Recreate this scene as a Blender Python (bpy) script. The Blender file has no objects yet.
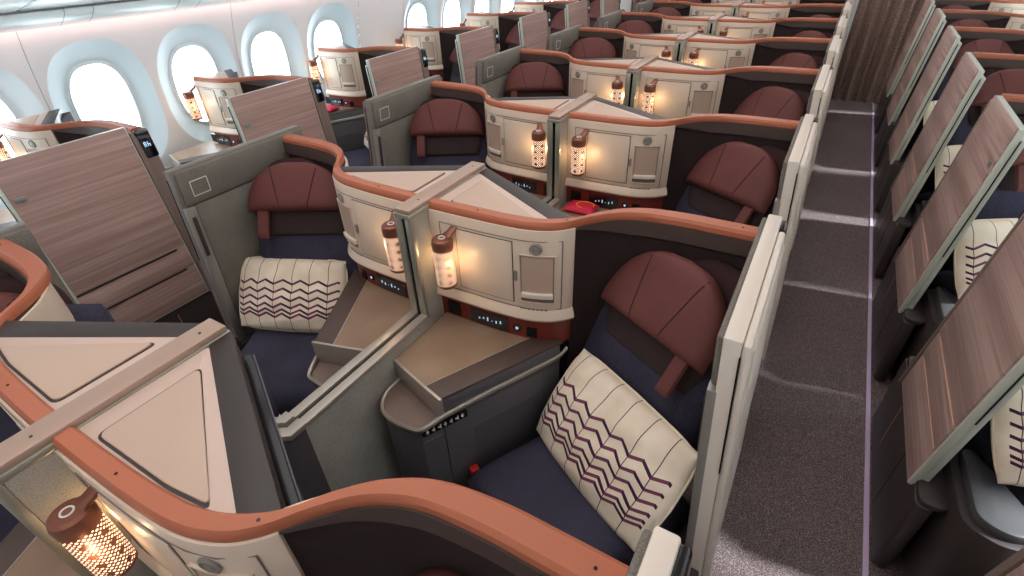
import bpy, bmesh, math, random
from mathutils import Vector, Matrix
random.seed(7)
S = bpy.context.scene
COL = S.collection
PI = math.pi

# ------------------------------------------------------------------ materials
def s2l(c):
    return tuple(((v/255.0)/12.92 if v/255.0 <= 0.04045 else ((v/255.0+0.055)/1.055)**2.4) for v in c)

class N:
    """small node helper"""
    def __init__(self, name):
        self.m = bpy.data.materials.new(name); self.m.use_nodes = True
        self.t = self.m.node_tree; self.b = self.t.nodes['Principled BSDF']
        self.o = self.t.nodes['Material Output']
    def n(self, kind, **kw):
        nd = self.t.nodes.new(kind)
        for k, v in kw.items(): setattr(nd, k, v)
        return nd
    def l(self, a, b): self.t.links.new(a, b)
    def math(self, op, a, b=None, c=None):
        nd = self.n('ShaderNodeMath', operation=op)
        for i, v in enumerate((a, b, c)):
            if v is None: continue
            if isinstance(v, (int, float)): nd.inputs[i].default_value = v
            else: self.l(v, nd.inputs[i])
        return nd.outputs[0]
    def obj(self, scale=(1, 1, 1)):
        tc = self.n('ShaderNodeTexCoord'); mp = self.n('ShaderNodeMapping')
        mp.inputs['Scale'].default_value = scale
        self.l(tc.outputs['Object'], mp.inputs['Vector']); return mp.outputs[0]
    def noise(self, vec, scale, detail=3, rough=.5):
        nz = self.n('ShaderNodeTexNoise'); nz.inputs['Scale'].default_value = scale
        nz.inputs['Detail'].default_value = detail; nz.inputs['Roughness'].default_value = rough
        self.l(vec, nz.inputs['Vector']); return nz.outputs['Fac']
    def ramp(self, fac, stops):
        r = self.n('ShaderNodeValToRGB'); e = r.color_ramp.elements
        while len(e) < len(stops): e.new(0.5)
        for el, (p, c) in zip(e, stops):
            el.position = p; el.color = (*s2l(c), 1)
        self.l(fac, r.inputs[0]); return r.outputs[0]
    def bump(self, h, strength=.3, dist=.002):
        b = self.n('ShaderNodeBump'); b.inputs['Strength'].default_value = strength
        b.inputs['Distance'].default_value = dist
        self.l(h, b.inputs['Height']); self.l(b.outputs[0], self.b.inputs['Normal'])
    def mix(self, fac, a, b):
        mx = self.n('ShaderNodeMix', data_type='RGBA')
        self.l(fac, mx.inputs[0])
        for i, v in ((6, a), (7, b)):
            if isinstance(v, tuple): mx.inputs[i].default_value = (*s2l(v), 1)
            else: self.l(v, mx.inputs[i])
        return mx.outputs[2]

def plain(name, rgb, rough=.5, metal=0, spec=.5, emit=None, es=0, coat=0, grain=0, gscale=300, var=0):
    k = N(name); c = (*s2l(rgb), 1)
    k.b.inputs['Base Color'].default_value = c
    k.b.inputs['Roughness'].default_value = rough; k.b.inputs['Metallic'].default_value = metal
    k.b.inputs['Specular IOR Level'].default_value = spec
    k.b.inputs['Coat Weight'].default_value = coat
    if emit:
        k.b.inputs['Emission Color'].default_value = (*s2l(emit), 1); k.b.inputs['Emission Strength'].default_value = es
    v = k.obj()
    if var:
        nz = k.noise(v, 6, 4)
        lo = tuple(max(0, x-var) for x in rgb); hi = tuple(min(255, x+var) for x in rgb)
        k.l(k.ramp(nz, [(.3, lo), (.7, hi)]), k.b.inputs['Base Color'])
    if grain: k.bump(k.noise(v, gscale, 2), grain, .001)
    return k.m

def weave(name, a, b, scale=260, rough=.9, strength=.35):
    k = N(name); v = k.obj()
    f1 = k.noise(v, scale, 2, .6); f2 = k.noise(v, 9, 2)
    f = k.math('ADD', k.math('MULTIPLY', f1, .8), k.math('MULTIPLY', f2, .2))
    k.l(k.ramp(f, [(.36, a), (.64, b)]), k.b.inputs['Base Color'])
    k.b.inputs['Roughness'].default_value = rough; k.b.inputs['Specular IOR Level'].default_value = .25
    k.bump(f1, strength, .0015); return k.m

def wood(name, a, b, c):
    k = N(name)
    v = k.obj((1.3, 1.3, 70)); f = k.noise(v, 1.0, 5, .65)
    v2 = k.obj((.8, .8, 9)); g = k.noise(v2, 1.0, 3)
    f = k.math('ADD', k.math('MULTIPLY', f, .62), k.math('MULTIPLY', g, .38))
    k.l(k.ramp(f, [(.36, a), (.5, b), (.63, c)]), k.b.inputs['Base Color'])
    k.b.inputs['Roughness'].default_value = .38; k.b.inputs['Specular IOR Level'].default_value = .4
    k.bump(f, .12, .001); return k.m

def pillow_mat():
    k = N('pillow_cotton')
    uv = k.n('ShaderNodeUVMap'); uv.uv_map = 'UVMap'
    sp = k.n('ShaderNodeSeparateXYZ'); k.l(uv.outputs[0], sp.inputs[0])
    U, V = sp.outputs[0], sp.outputs[1]
    x = k.math('MULTIPLY_ADD', U, 6.4, .45)
    fx = k.math('FRACT', x)
    tri = k.math('ABSOLUTE', k.math('SUBTRACT', fx, .5))          # 0 mid .. .5 edge
    base = k.math('ADD', V, k.math('MULTIPLY', tri, .115))
    band = None
    for vr in (.69, .575, .47, .375, .30, .245):
        d = k.math('ABSOLUTE', k.math('SUBTRACT', base, vr))
        s = k.math('LESS_THAN', d, .0155)
        band = s if band is None else k.math('MAXIMUM', band, s)
    side = k.math('GREATER_THAN', fx, .5)
    seam = k.math('LESS_THAN', k.math('SUBTRACT', .5, tri), .018)
    inside = k.math('MULTIPLY', k.math('GREATER_THAN', U, .04), k.math('LESS_THAN', U, .96))
    band = k.math('MULTIPLY', band, inside); seam = k.math('MULTIPLY', seam, inside)
    nz = k.noise(k.obj(), 14, 3)
    cloth = k.ramp(nz, [(.3, (232, 214, 190)), (.7, (246, 232, 212))])
    stroke = k.mix(side, (118, 62, 88), (66, 34, 66))
    c = k.mix(seam, cloth, (96, 66, 74)); c = k.mix(band, c, stroke)
    k.l(c, k.b.inputs['Base Color']); k.b.inputs['Roughness'].default_value = .85
    k.b.inputs['Specular IOR Level'].default_value = .2
    k.bump(k.noise(k.obj(), 30, 4), .35, .004)
    return k.m

def shade_mat():
    """pierced copper sleeve: the small star-shaped holes glow"""
    k = N('pierced_copper')
    uv = k.n('ShaderNodeUVMap'); uv.uv_map = 'UVMap'
    sp = k.n('ShaderNodeSeparateXYZ'); k.l(uv.outputs[0], sp.inputs[0])
    def dots(nu, nv, r, ou=0, ov=0):
        a = k.math('SUBTRACT', k.math('FRACT', k.math('MULTIPLY_ADD', sp.outputs[0], nu, ou)), .5)
        b = k.math('SUBTRACT', k.math('FRACT', k.math('MULTIPLY_ADD', sp.outputs[1], nv, ov)), .5)
        d = k.math('ADD', k.math('MULTIPLY', a, a), k.math('MULTIPLY', b, b))
        return k.math('LESS_THAN', d, r*r)
    m = dots(20, 14, .18); m = k.math('MAXIMUM', m, dots(20, 14, .25, .5, .5))
    hole = k.math('SUBTRACT', 1, dots(6, 4.4, .20))
    m = k.math('MULTIPLY', m, hole)
    k.l(k.mix(m, (128, 78, 64), (255, 226, 180)), k.b.inputs['Base Color'])
    k.b.inputs['Metallic'].default_value = .35; k.b.inputs['Roughness'].default_value = .4
    k.b.inputs['Emission Color'].default_value = (1, .62, .42, 1)
    k.l(k.math('MULTIPLY', m, 1.9), k.b.inputs['Emission Strength'])
    return k.m

def carpet_mat():
    k = N('carpet_pile'); v = k.obj()
    w = k.n('ShaderNodeTexVoronoi'); w.inputs['Scale'].default_value = 300; k.l(v, w.inputs['Vector'])
    f = k.noise(v, 220, 2, .7)
    h = k.math('ADD', k.math('MULTIPLY', w.outputs['Distance'], .6), k.math('MULTIPLY', f, .5))
    k.l(k.ramp(h, [(.25, (52, 42, 42)), (.5, (100, 86, 85)), (.8, (164, 150, 148))]), k.b.inputs['Base Color'])
    k.b.inputs['Roughness'].default_value = .95; k.b.inputs['Specular IOR Level'].default_value = .15
    k.bump(h, .8, .004); return k.m

def glass_mat():
    k = N('window_glass'); tr = k.n('ShaderNodeBsdfTransparent'); gl = k.n('ShaderNodeBsdfGlossy')
    gl.inputs['Roughness'].default_value = .05
    mx = k.n('ShaderNodeMixShader'); mx.inputs[0].default_value = .06
    k.l(tr.outputs[0], mx.inputs[1]); k.l(gl.outputs[0], mx.inputs[2]); k.l(mx.outputs[0], k.o.inputs[0])
    return k.m

M = dict(
    cream=plain('cream_laminate', (216, 196, 176), .38, grain=.03),
    lid=plain('pale_lid_laminate', (196, 172, 158), .4, grain=.04),
    lidin=plain('lid_inset', (186, 160, 142), .45, grain=.05),
    copper=plain('copper_leather_rail', (172, 100, 72), .42, spec=.35, grain=.08, gscale=500),
    dark=weave('dark_brown_shell_felt', (44, 34, 34), (58, 46, 45), 340, .8, .15),
    band=plain('taupe_band', (82, 68, 63), .5, grain=.05),
    border=plain('dark_taupe_border', (46, 38, 36), .45, grain=.05),
    red=plain('oxblood_panel', (112, 40, 30), .4, grain=.08, gscale=500),
    black=plain('black_plastic', (16, 16, 18), .25),
    screen=plain('glass_screen', (10, 12, 20), .06, coat=1),
    glow=plain('lit_symbols', (200, 230, 255), .4, emit=(180, 220, 255), es=.45),
    white=plain('white_marks', (225, 225, 220), .5),
    textile=weave('grey_green_textile', (98, 94, 88), (134, 129, 120), 420, .9, .3),
    textile_lit=weave('grey_green_textile_lit', (138, 136, 128), (184, 181, 171), 420, .9, .3),  # paler copy of the textile: stronger light on the dividers put into its colour
    console=plain('console_laminate', (138, 114, 94), .45, grain=.3, gscale=420, var=10),
    trayin=plain('tray_laminate', (112, 94, 84), .45, grain=.3, gscale=420, var=8),
    leather=plain('brown_leather_strip', (76, 60, 54), .5, grain=.2, gscale=420),
    body=plain('charcoal_plastic', (88, 86, 90), .45, grain=.06),
    base=plain('umber_plinth', (58, 50, 49), .5, grain=.06),
    metal=plain('champagne_trim', (176, 168, 158), .35, metal=.5),
    trimtan=plain('tan_trim', (190, 150, 130), .4, metal=.2),
    beam=plain('taupe_beam', (168, 142, 126), .4, metal=.25),
    beamedge=plain('satin_edge', (168, 166, 152), .3, metal=.6),
    navy=weave('navy_weave', (42, 41, 54), (74, 72, 90), 420, .9, .35),
    brownw=weave('umber_weave', (50, 38, 38), (70, 56, 56), 420, .9, .25),
    head=plain('burgundy_leather', (102, 58, 54), .65, spec=.25, grain=.25, gscale=300, var=4),
    headd=plain('dark_burgundy_cloth', (62, 42, 42), .9, spec=.15, grain=.2),
    arm=plain('grey_leather', (80, 80, 82), .45, grain=.2, gscale=300),
    wood=wood('ash_veneer', (146, 118, 110), (170, 140, 131), (194, 166, 156)),
    ivory=plain('ivory_panel', (222, 210, 196), .38, grain=.03),
    frame=plain('grey_frame', (150, 146, 140), .35, metal=.4),
    greyframe=plain('grey_screen_frame', (120, 115, 108), .45),
    taupe=plain('taupe_plastic', (124, 106, 98), .45),
    lampmetal=plain('copper_lamp_metal', (134, 84, 68), .35, metal=.5),
    shade=shade_mat(),
    bulb=plain('warm_bulb', (255, 220, 170), .5, emit=(255, 196, 130), es=8),
    pillow=pillow_mat(),
    piping=plain('pillow_piping', (238, 222, 196), .8),
    carpet=carpet_mat(),
    strip=plain('lilac_floor_strip', (206, 184, 214), .4),
    wall=plain('sidewall', (228, 228, 230), .45, grain=.02),
    rim=plain('window_surround', (206, 222, 228), .4),
    bin=plain('bin_panel', (206, 218, 218), .3),
    ceil=plain('ceiling_panel', (232, 228, 224), .6),
    glass=glass_mat(),
    pink=plain('magenta_fabric', (190, 24, 60), .7),
    orange=plain('orange_cord', (236, 120, 40), .6),
    redtag=plain('red_tag', (200, 28, 30), .5),
    mint=plain('pale_edge', (206, 214, 202), .3, metal=.15),
)
def curtain_mat():
    k = N('curtain_cloth'); v = k.obj((1, 1, 1))
    w = k.n('ShaderNodeTexVoronoi'); w.inputs['Scale'].default_value = 60; k.l(v, w.inputs['Vector'])
    k.l(k.ramp(w.outputs['Distance'], [(.1, (96, 76, 68)), (.6, (144, 120, 108))]), k.b.inputs['Base Color'])
    k.b.inputs['Roughness'].default_value = .8; return k.m
M['curtain'] = curtain_mat()

# ------------------------------------------------------------------ geometry
def catmull(pts, n=5):
    P = [Vector(p) for p in pts]; P = [2*P[0]-P[1]] + P + [2*P[-1]-P[-2]]; out = []
    for i in range(1, len(P)-2):
        a, b, c, d = P[i-1:i+3]
        for j in range(n):
            t = j/n
            out.append(.5*((2*b)+(c-a)*t+(2*a-5*b+4*c-d)*t*t+(3*b-a-3*c+d)*t**3))
    out.append(P[-2]); return out

class G:
    """collects geometry of ONE part"""
    def __init__(self): self.v = []; self.f = []; self.uv = {}
    def add(self, vs, fs):
        k = len(self.v); self.v += [Vector(p) for p in vs]; self.f += [tuple(i+k for i in f) for f in fs]; return self
    def box(self, x0, x1, y0, y1, z0, z1, T=None):
        vs = [Vector((x, y, z)) for z in (z0, z1) for y in (y0, y1) for x in (x0, x1)]
        if T: vs = [T @ p for p in vs]
        return self.add(vs, [(0, 2, 3, 1), (4, 5, 7, 6), (0, 1, 5, 4), (2, 6, 7, 3), (0, 4, 6, 2), (1, 3, 7, 5)])
    def prism(self, poly, z0, z1, T=None):
        n = len(poly); f0 = z0 if callable(z0) else (lambda p: z0); f1 = z1 if callable(z1) else (lambda p: z1)
        vs = [Vector((p[0], p[1], f0(p))) for p in poly]+[Vector((p[0], p[1], f1(p))) for p in poly]
        if T: vs = [T @ p for p in vs]
        return self.add(vs, [tuple(range(n-1, -1, -1)), tuple(range(n, 2*n))]+[(i, (i+1) % n, n+(i+1) % n, n+i) for i in range(n)])
    def vprism(self, poly, x0, x1, T=None):
        """polygon in (y,z), extruded in x"""
        n = len(poly); vs = [Vector((x0, p[0], p[1])) for p in poly]+[Vector((x1, p[0], p[1])) for p in poly]
        if T: vs = [T @ p for p in vs]
        return self.add(vs, [tuple(range(n)), tuple(range(2*n-1, n-1, -1))]+[(i, n+i, n+(i+1) % n, (i+1) % n) for i in range(n)])
    def ribbon(self, A, B, za, zb, shift=None):
        """closed wall between plan curves A (front) and B (back), z from za to zb; shift(z)->dx,dy at bottom"""
        n = len(A); vs = []
        for i in range(n):
            vs += [(A[i][0], A[i][1], za), (B[i][0], B[i][1], za), (B[i][0], B[i][1], zb), (A[i][0], A[i][1], zb)]
        fs = [(0, 1, 2, 3), tuple(4*(n-1)+q for q in (3, 2, 1, 0))]
        for i in range(n-1):
            for q in range(4): fs.append((4*i+q, 4*i+4+q, 4*i+4+(q+1) % 4, 4*i+(q+1) % 4))
        return self.add(vs, fs)
    def sweep(self, path, prof):
        """prof: list of (offset along left normal, z) closed section, swept along plan path (x,y)"""
        P = [Vector((p[0], p[1], 0)) for p in path]; n = len(P); m = len(prof); vs = []
        for i in range(n):
            t = (P[min(i+1, n-1)]-P[max(i-1, 0)]).normalized(); nn = Vector((-t.y, t.x, 0))
            zz = path[i][2] if len(path[i]) > 2 else 0
            for o, z in prof: vs.append(P[i]+nn*o+Vector((0, 0, z+zz)))
        fs = [tuple(range(m)), tuple(m*(n-1)+q for q in range(m-1, -1, -1))]
        for i in range(n-1):
            for q in range(m): fs.append((m*i+q, m*i+m+q, m*i+m+(q+1) % m, m*i+(q+1) % m))
        return self.add(vs, fs)
    def tube(self, pts, r, seg=8, closed=False):
        P = [Vector(p) for p in pts]; n = len(P); vs = []; fs = []
        for i in range(n):
            a = P[(i-1) % n] if (closed or i > 0) else P[i]; b = P[(i+1) % n] if (closed or i < n-1) else P[i]
            t = (b-a).normalized(); u = t.cross(Vector((0, 0, 1)))
            if u.length < 1e-3: u = t.cross(Vector((0, 1, 0)))
            u.normalize(); w = t.cross(u)
            for q in range(seg):
                an = 2*PI*q/seg; vs.append(P[i]+u*math.cos(an)*r+w*math.sin(an)*r)
        for i in range(n if closed else n-1):
            j = (i+1) % n
            for q in range(seg): fs.append((seg*i+q, seg*j+q, seg*j+(q+1) % seg, seg*i+(q+1) % seg))
        if not closed: fs += [tuple(range(seg)), tuple(seg*(n-1)+q for q in range(seg-1, -1, -1))]
        return self.add(vs, fs)
    def lathe(self, prof, c, seg=24, T=None, uv=False):
        k = len(self.v); vs = []; fs = []; m = len(prof)
        for q in range(seg+1 if uv else seg):
            a = 2*PI*q/seg
            for r, z in prof:
                p = Vector((c[0]+r*math.cos(a), c[1]+r*math.sin(a), c[2]+z)); vs.append(T @ p if T else p)
                if uv: self.uv[k+len(vs)-1] = (q/seg, (z-prof[0][1])/(prof[-1][1]-prof[0][1]))
        S_ = seg+1 if uv else seg
        for q in range(seg):
            j = (q+1) if uv else (q+1) % seg
            for i in range(m-1): fs.append((q*m+i, j*m+i, j*m+i+1, q*m+i+1))
        if not uv:
            if prof[0][0] > 1e-5: fs.append(tuple(q*m for q in range(seg-1, -1, -1)))
            if prof[-1][0] > 1e-5: fs.append(tuple(q*m+m-1 for q in range(seg)))
        return self.add(vs, fs)
    def pad(self, w, h, t, T, n=22, m=18, e=5, groove=None, shape=None, bulge=1.0, uv=False):
        """soft padded slab: w x h, thickness t, front along +y of T's frame (x right, z up)"""
        k = len(self.v); vs = []; fs = []
        for side in (1, -1):
            for j in range(m+1):
                for i in range(n+1):
                    s = -1+2*i/n; q = -1+2*j/m
                    s = math.sin(s*PI/2)*.35+s*.65; q = math.sin(q*PI/2)*.35+q*.65
                    d = max(0, (1-abs(s)**e)*(1-abs(q)**e))**.5
                    y = side*t/2*d
                    if side > 0 and groove: y -= groove(s, q)*d
                    X, Z = s*w/2, q*h/2
                    if shape: X, Z = shape(s, q)
                    vs.append(T @ Vector((X, y*bulge, Z)))
                    if uv: self.uv[k+len(vs)-1] = ((s+1)/2, (q+1)/2)
        L = (n+1)*(m+1)
        for side in (0, 1):
            for j in range(m):
                for i in range(n):
                    a = side*L+j*(n+1)+i; f = (a, a+1, a+n+2, a+n+1)
                    fs.append(f[::-1] if side == 0 else f)
        return self.add(vs, fs)
    def mesh(self, name, mat, sign=1, bevel=0, smooth=35, seg=2):
        me = bpy.data.meshes.new(name); bm = bmesh.new()
        vv = [bm.verts.new((p.x*sign, p.y, p.z)) for p in self.v]
        for f in self.f:
            try: bm.faces.new([vv[i] for i in f])
            except ValueError: pass
        if self.uv:
            ul = bm.loops.layers.uv.new('UVMap'); bm.verts.index_update()
            for f in bm.faces:
                for lp in f.loops:
                    u = self.uv.get(lp.vert.index)
                    if u: lp[ul].uv = u if sign > 0 else (u[0], u[1])
            bmesh.ops.remove_doubles(bm, verts=bm.verts, dist=1e-5)
        else: bmesh.ops.remove_doubles(bm, verts=bm.verts, dist=1e-5)
        bmesh.ops.recalc_face_normals(bm, faces=bm.faces)
        if bevel:
            es = [e for e in bm.edges if len(e.link_faces) == 2 and e.calc_face_angle(0) > .6]
            bmesh.ops.bevel(bm, geom=es, offset=bevel, segments=seg, affect='EDGES', profile=.5, clamp_overlap=True)
        bm.to_mesh(me); bm.free()
        for p in me.polygons: p.use_smooth = True
        me.set_sharp_from_angle(angle=math.radians(smooth))
        me.materials.append(M[mat]); return me

SIGN = 1
def part(parent, name, g, mat, bevel=0, label=None, smooth=35, seg=2, sign=None):
    o = bpy.data.objects.new(name, g.mesh(name, mat, SIGN if sign is None else sign, bevel, smooth, seg))
    COL.objects.link(o); o.parent = parent
    if label: o['label'] = label
    return o
def thing(name, label, cat, loc=(0, 0, 0), group=None):
    o = bpy.data.objects.new(name, None); COL.objects.link(o); o.location = loc
    o.empty_display_size = .1
    o['label'] = label; o['category'] = cat
    if group: o['group'] = group
    return o
def single(name, g, mat, label, cat, loc=(0, 0, 0), group=None, bevel=0, sign=1, smooth=35):
    o = bpy.data.objects.new(name, g.mesh(name, mat, sign, bevel, smooth)); COL.objects.link(o); o.location = loc
    o['label'] = label; o['category'] = cat
    if group: o['group'] = group
    return o
def struct(name, g, mat, bevel=0, parent=None, smooth=35):
    o = bpy.data.objects.new(name, g.mesh(name, mat, 1, bevel, smooth)); COL.objects.link(o)
    if parent: o.parent = parent
    else: o['kind'] = 'structure'
    return o
KIDS = {}
def copy_tree(o, parent=None):
    c = o.copy(); COL.objects.link(c)
    if parent: c.parent = parent
    for ch in o.children: copy_tree(ch, c)
    return c

def rect(x0, x1, y0, y1): return [(x0, y0), (x1, y0), (x1, y1), (x0, y1)]
def roundpoly(poly, r, n=4):
    out = []; m = len(poly)
    for i in range(m):
        p = Vector(poly[i]); a = Vector(poly[i-1])-p; b = Vector(poly[(i+1) % m])-p
        rr = min(r, a.length*.45, b.length*.45); A = p+a.normalized()*rr; B = p+b.normalized()*rr
        for j in range(n+1):
            t = j/n; q = (1-t)**2*A+2*t*(1-t)*p+t*t*B; out.append((q.x, q.y))
    return out

# ------------------------------------------------------------------ the suite, aisle on +x, centre line at x=0, cabinet face at y=0
FC = [(.026, -.012), (.15, -.010), (.27, -.006), (.37, .004), (.44, .028), (.485, .064), (.525, .116), (.575, .168), (.65, .206), (.76, .220), (.87, .222), (.965, .223)]
BC = [(.026, .026), (.15, .028), (.29, .034), (.39, .048), (.455, .078), (.505, .118), (.545, .172), (.60, .225), (.67, .260), (.77, .276), (.87, .278), (.965, .278)]
F = [(p.x, p.y) for p in catmull([(x, y, 0) for x, y in FC], 5)]
B = [(p.x, p.y) for p in catmull([(x, y, 0) for x, y in BC], 5)]
def lean(z): return 1.03+(1.22-z)*.085          # the aisle side leans out towards the floor
def offs(C, d):
    out = []
    for i in range(len(C)):
        a = Vector(C[max(i-1, 0)]); b = Vector(C[min(i+1, len(C)-1)]); t = (b-a).normalized()
        out.append((C[i][0]-t.y*d, C[i][1]+t.x*d))
    return out
ICAB = 27   # index on F where the cream face ends

def on_face(x):
    """point and tangent of the cabinet face at plan position x"""
    for i in range(len(F)-1):
        if F[i][0] <= x <= F[i+1][0]:
            t = (x-F[i][0])/(F[i+1][0]-F[i][0]); y = F[i][1]*(1-t)+F[i+1][1]*t
            tt = Vector((F[i+1][0]-F[i][0], F[i+1][1]-F[i][1], 0)).normalized(); return Vector((x, y, 0)), tt
def face_patch(x0, x1, z0, z1, d0, d1, n=8, rad=0):
    """slab lying on the cabinet face from x0..x1, z0..z1, standing d0..d1 in front of it"""
    g = G(); A = []; Bq = []
    for i in range(n+1):
        x = x0+(x1-x0)*i/n; p, t = on_face(x); nn = Vector((t.y, -t.x, 0))
        A.append(tuple((p+nn*d1)[:2])); Bq.append(tuple((p+nn*d0)[:2]))
    return g.ribbon(A, Bq, z0, z1)
def face_frame(x0, x1, z0, z1, w, d):
    g = face_patch(x0, x1, z0, z0+w, -.004, d); h = face_patch(x0, x1, z1-w, z1, -.004, d)
    a = face_patch(x0, x0+w, z0, z1, -.004, d, 1); b = face_patch(x1-w, x1, z0, z1, -.004, d, 1)
    for q in (h, a, b): g.add(q.v, q.f)
    return g

def make_cabinet(x0=.026):
    t = thing('suite_cabinet', 'x', 'cabinet')
    k0 = next(i for i, p in enumerate(F) if p[0] >= x0-1e-6)
    f, b = F[k0:], B[k0:]; kc = ICAB-k0
    # copper rail, softly rounded
    g = G(); A = offs(f, .004); Bb = offs(b, .006); n = len(f); vs = []; m = 8
    for i in range(n):
        a = Vector((*A[i], 0)); c = Vector((*Bb[i], 0))
        for u, z in ((.06, 1.209), (0, 1.216), (.04, 1.228), (.18, 1.235), (.84, 1.236), (.98, 1.229), (1, 1.219), (1, 1.209)):
            vs.append(a+(c-a)*u+Vector((0, 0, z)))
    fs = [tuple(range(m)), tuple(m*(n-1)+q for q in range(m))]
    for i in range(n-1):
        for q in range(m): fs.append((m*i+q, m*i+m+q, m*i+m+(q+1) % m, m*i+(q+1) % m))
    rail = part(t, 'rail', g.add(vs, fs), 'copper', label='copper coloured padded top rail')
    g = G()
    for x in (.2, .47, .93):
        j = min(range(n), key=lambda q: abs(f[q][0]-x)); p = (Vector(A[j])+Vector(Bb[j]))/2
        part(rail, 'screw_cap', G().lathe([(.0, .0), (.0028, 0), (.0028, .0012), (0, .0012)], (p.x, p.y, 1.2352), 8), 'black')
    # cream face with a flared lip
    A = f[:kc+1]; Bk = offs(A, .028)
    g = G().ribbon(A, Bk, .905, 1.212)
    face = part(t, 'cabinet_face', g, 'cream', .002)
    lip = []
    for i, p in enumerate(A):
        lip.append(p)
    g = G(); path = A; prof = [(.02, .922), (-.001, .922), (-.010, .905), (-.014, .890), (-.008, .880), (.02, .880)]
    part(t, 'lower_lip', g.sweep(path, prof), 'cream')
    # red-brown control strip
    A2 = offs(A, .010); g = G().ribbon(A2, offs(A, .034), .775, .882)
    rp = part(t, 'control_strip', g, 'red', label='oxblood red strip with black controls')
    def strip_patch(xa, xb, za, zb, d=.004):
        g = face_patch(max(xa, x0+.012), xb, za, zb, -.014, -.010+d); return g
    part(rp, 'socket_panel', strip_patch(.052, .105, .80, .855), 'black')
    tp = part(rp, 'touch_panel', strip_patch(.15, .30, .795, .855), 'screen', label='black touch panel with lit symbols')
    g = G()
    for j in range(6):
        q = strip_patch(.185+j*.017, .189+j*.017, .820+(j % 2)*.004, .825+(j % 3)*.005, .006); g.add(q.v, q.f)
    part(tp, 'lit_symbols', g, 'glow')
    p, tt = on_face(.335); nn = Vector((tt.y, -tt.x, 0)); ang = math.atan2(nn.y, nn.x)
    def disc(x, z, r, d0, d1, prof=None):
        p, tt = on_face(x); nn = Vector((tt.y, -tt.x, 0))
        T = Matrix.Translation(p+nn*d0+Vector((0, 0, z))) @ Vector((0, 0, 1)).rotation_difference(nn).to_matrix().to_4x4()
        return G().lathe(prof or [(0, 0), (r, 0), (r, d1*.7), (r*.85, d1), (0, d1)], (0, 0, 0), 20, T)
    part(rp, 'power_button', disc(.335, .826, .015, -.012, .006), 'black')
    part(rp, 'button_light', disc(.335, .826, .0055, -.006, .002), 'glow')
    part(rp, 'usb_socket', strip_patch(.37, .405, .80, .838), 'black')
    # locker door, latch, recessed panel
    dx0 = max(.125, x0+.10) if x0 > .06 else .13
    shp = part(face, 'locker_door', face_patch(dx0, .33, .945, 1.165, -.003, .0035), 'cream', .001)
    part(face, 'door_gap', face_frame(dx0-.003, .333, .942, 1.168, .0025, .0012), 'border')
    part(face, 'latch', face_patch(.336, .345, 1.03, 1.065, -.002, .007, 2), 'frame', .0015)
    pl = [];
    part(face, 'panel_outline', face_frame(x0+.04, .475, .925, 1.178, .002, .0022), 'taupe')
    # niche
    part(face, 'niche_back', face_patch(.357, .455, .955, 1.125, -.002, .0012), 'taupe')
    part(face, 'niche_frame', face_frame(.352, .460, .950, 1.130, .004, .005), 'cream')
    part(face, 'niche_liner', face_patch(.360, .452, .985, 1.122, .0005, .0022), 'lidin')
    part(face, 'literature_bar', face_patch(.360, .452, .975, .992, .001, .013), 'ivory', .002)
    part(face, 'reading_light', disc(.405, 1.152, .018, 0, .006, [(0, 0), (.02, 0), (.02, .004), (.015, .006), (.012, .004), (0, .004)]), 'frame', label='round grey reading light')
    part(face, 'light_lens', disc(.405, 1.152, .009, .004, .002), 'beamedge')
    g = G()
    for j in range(7):
        q = face_patch(.352+j*.013, .361+j*.013, .921, .9245, -.001, .0012, 1); g.add(q.v, q.f)
    part(face, 'small_lettering', g, 'border')
    # dark shell wall behind the seat
    A = f[kc:]; Bk = b[kc:]
    g = G(); n2 = len(A); vs = []
    zs = (1.187, 1.12, .95, .40, .05)
    g.ribbon(offs(A, .012), offs(A, .034), .05, 1.211)
    part(t, 'shell_wall', g, 'dark', label='dark brown shell wall curving round the seat')
    Ao, Ai = offs(A, .002), offs(A, .014); vs = []; n2 = len(A)
    for i in range(n2):
        h = .008+.052*min(1, i/12)
        vs += [(*Ao[i], 1.212), (*Ai[i], 1.212), (*Ai[i], 1.212-h), (*Ao[i], 1.212-h*.8)]
    fs = [(0, 1, 2, 3), tuple(4*(n2-1)+q for q in (3, 2, 1, 0))]
    for i in range(n2-1):
        for q in range(4): fs.append((4*i+q, 4*i+4+q, 4*i+4+(q+1) % 4, 4*i+(q+1) % 4))
    part(t, 'shell_band', G().add(vs, fs), 'band')
    # lower cabinet body behind the console
    part(t, 'cabinet_body', G().prism([(x0, .02), (.42, .045), (.455, .085), (x0, .32)], .05, 1.20), 'dark')
    # back wall of the shell (faces the row behind)
    A = b[kc:]
    part(t, 'rear_skin', G().ribbon(offs(f[kc:], .0345), offs(f[kc:], .042), .05, 1.210), 'cream')
    # lid
    lid = [(x0+.002, .02), (.27, .028), (.36, .038), (.428, .056), (.434, .070), (x0+.005, .285)]
    if x0 > .1: lid = [(x0, .02), (.27, .028), (.36, .038), (.428, .056), (.434, .070), (x0+.005, .226)]
    ld = part(t, 'lid', G().prism(roundpoly(lid, .01, 2), 1.20, 1.225), 'lid', .003, label='pale pink-beige triangular top')
    ins = [(x0+.054, .042), (.29, .046), (.382, .058), (x0+.056, .232)] if x0 < .1 else [(x0+.04, .042), (.29, .046), (.375, .058), (x0+.04, .165)]
    part(ld, 'lid_gap', G().prism(roundpoly([(x+(-.005 if x < .2 else .008), y+(-.005 if y < .15 else .006)) for x, y in ins], .02), 1.2245, 1.2258), 'border')
    part(ld, 'lid_inset', G().prism(roundpoly(ins, .018), 1.223, 1.2295), 'lidin', .002)
    yo = lambda x: .340-.505*(x-.026)
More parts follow.
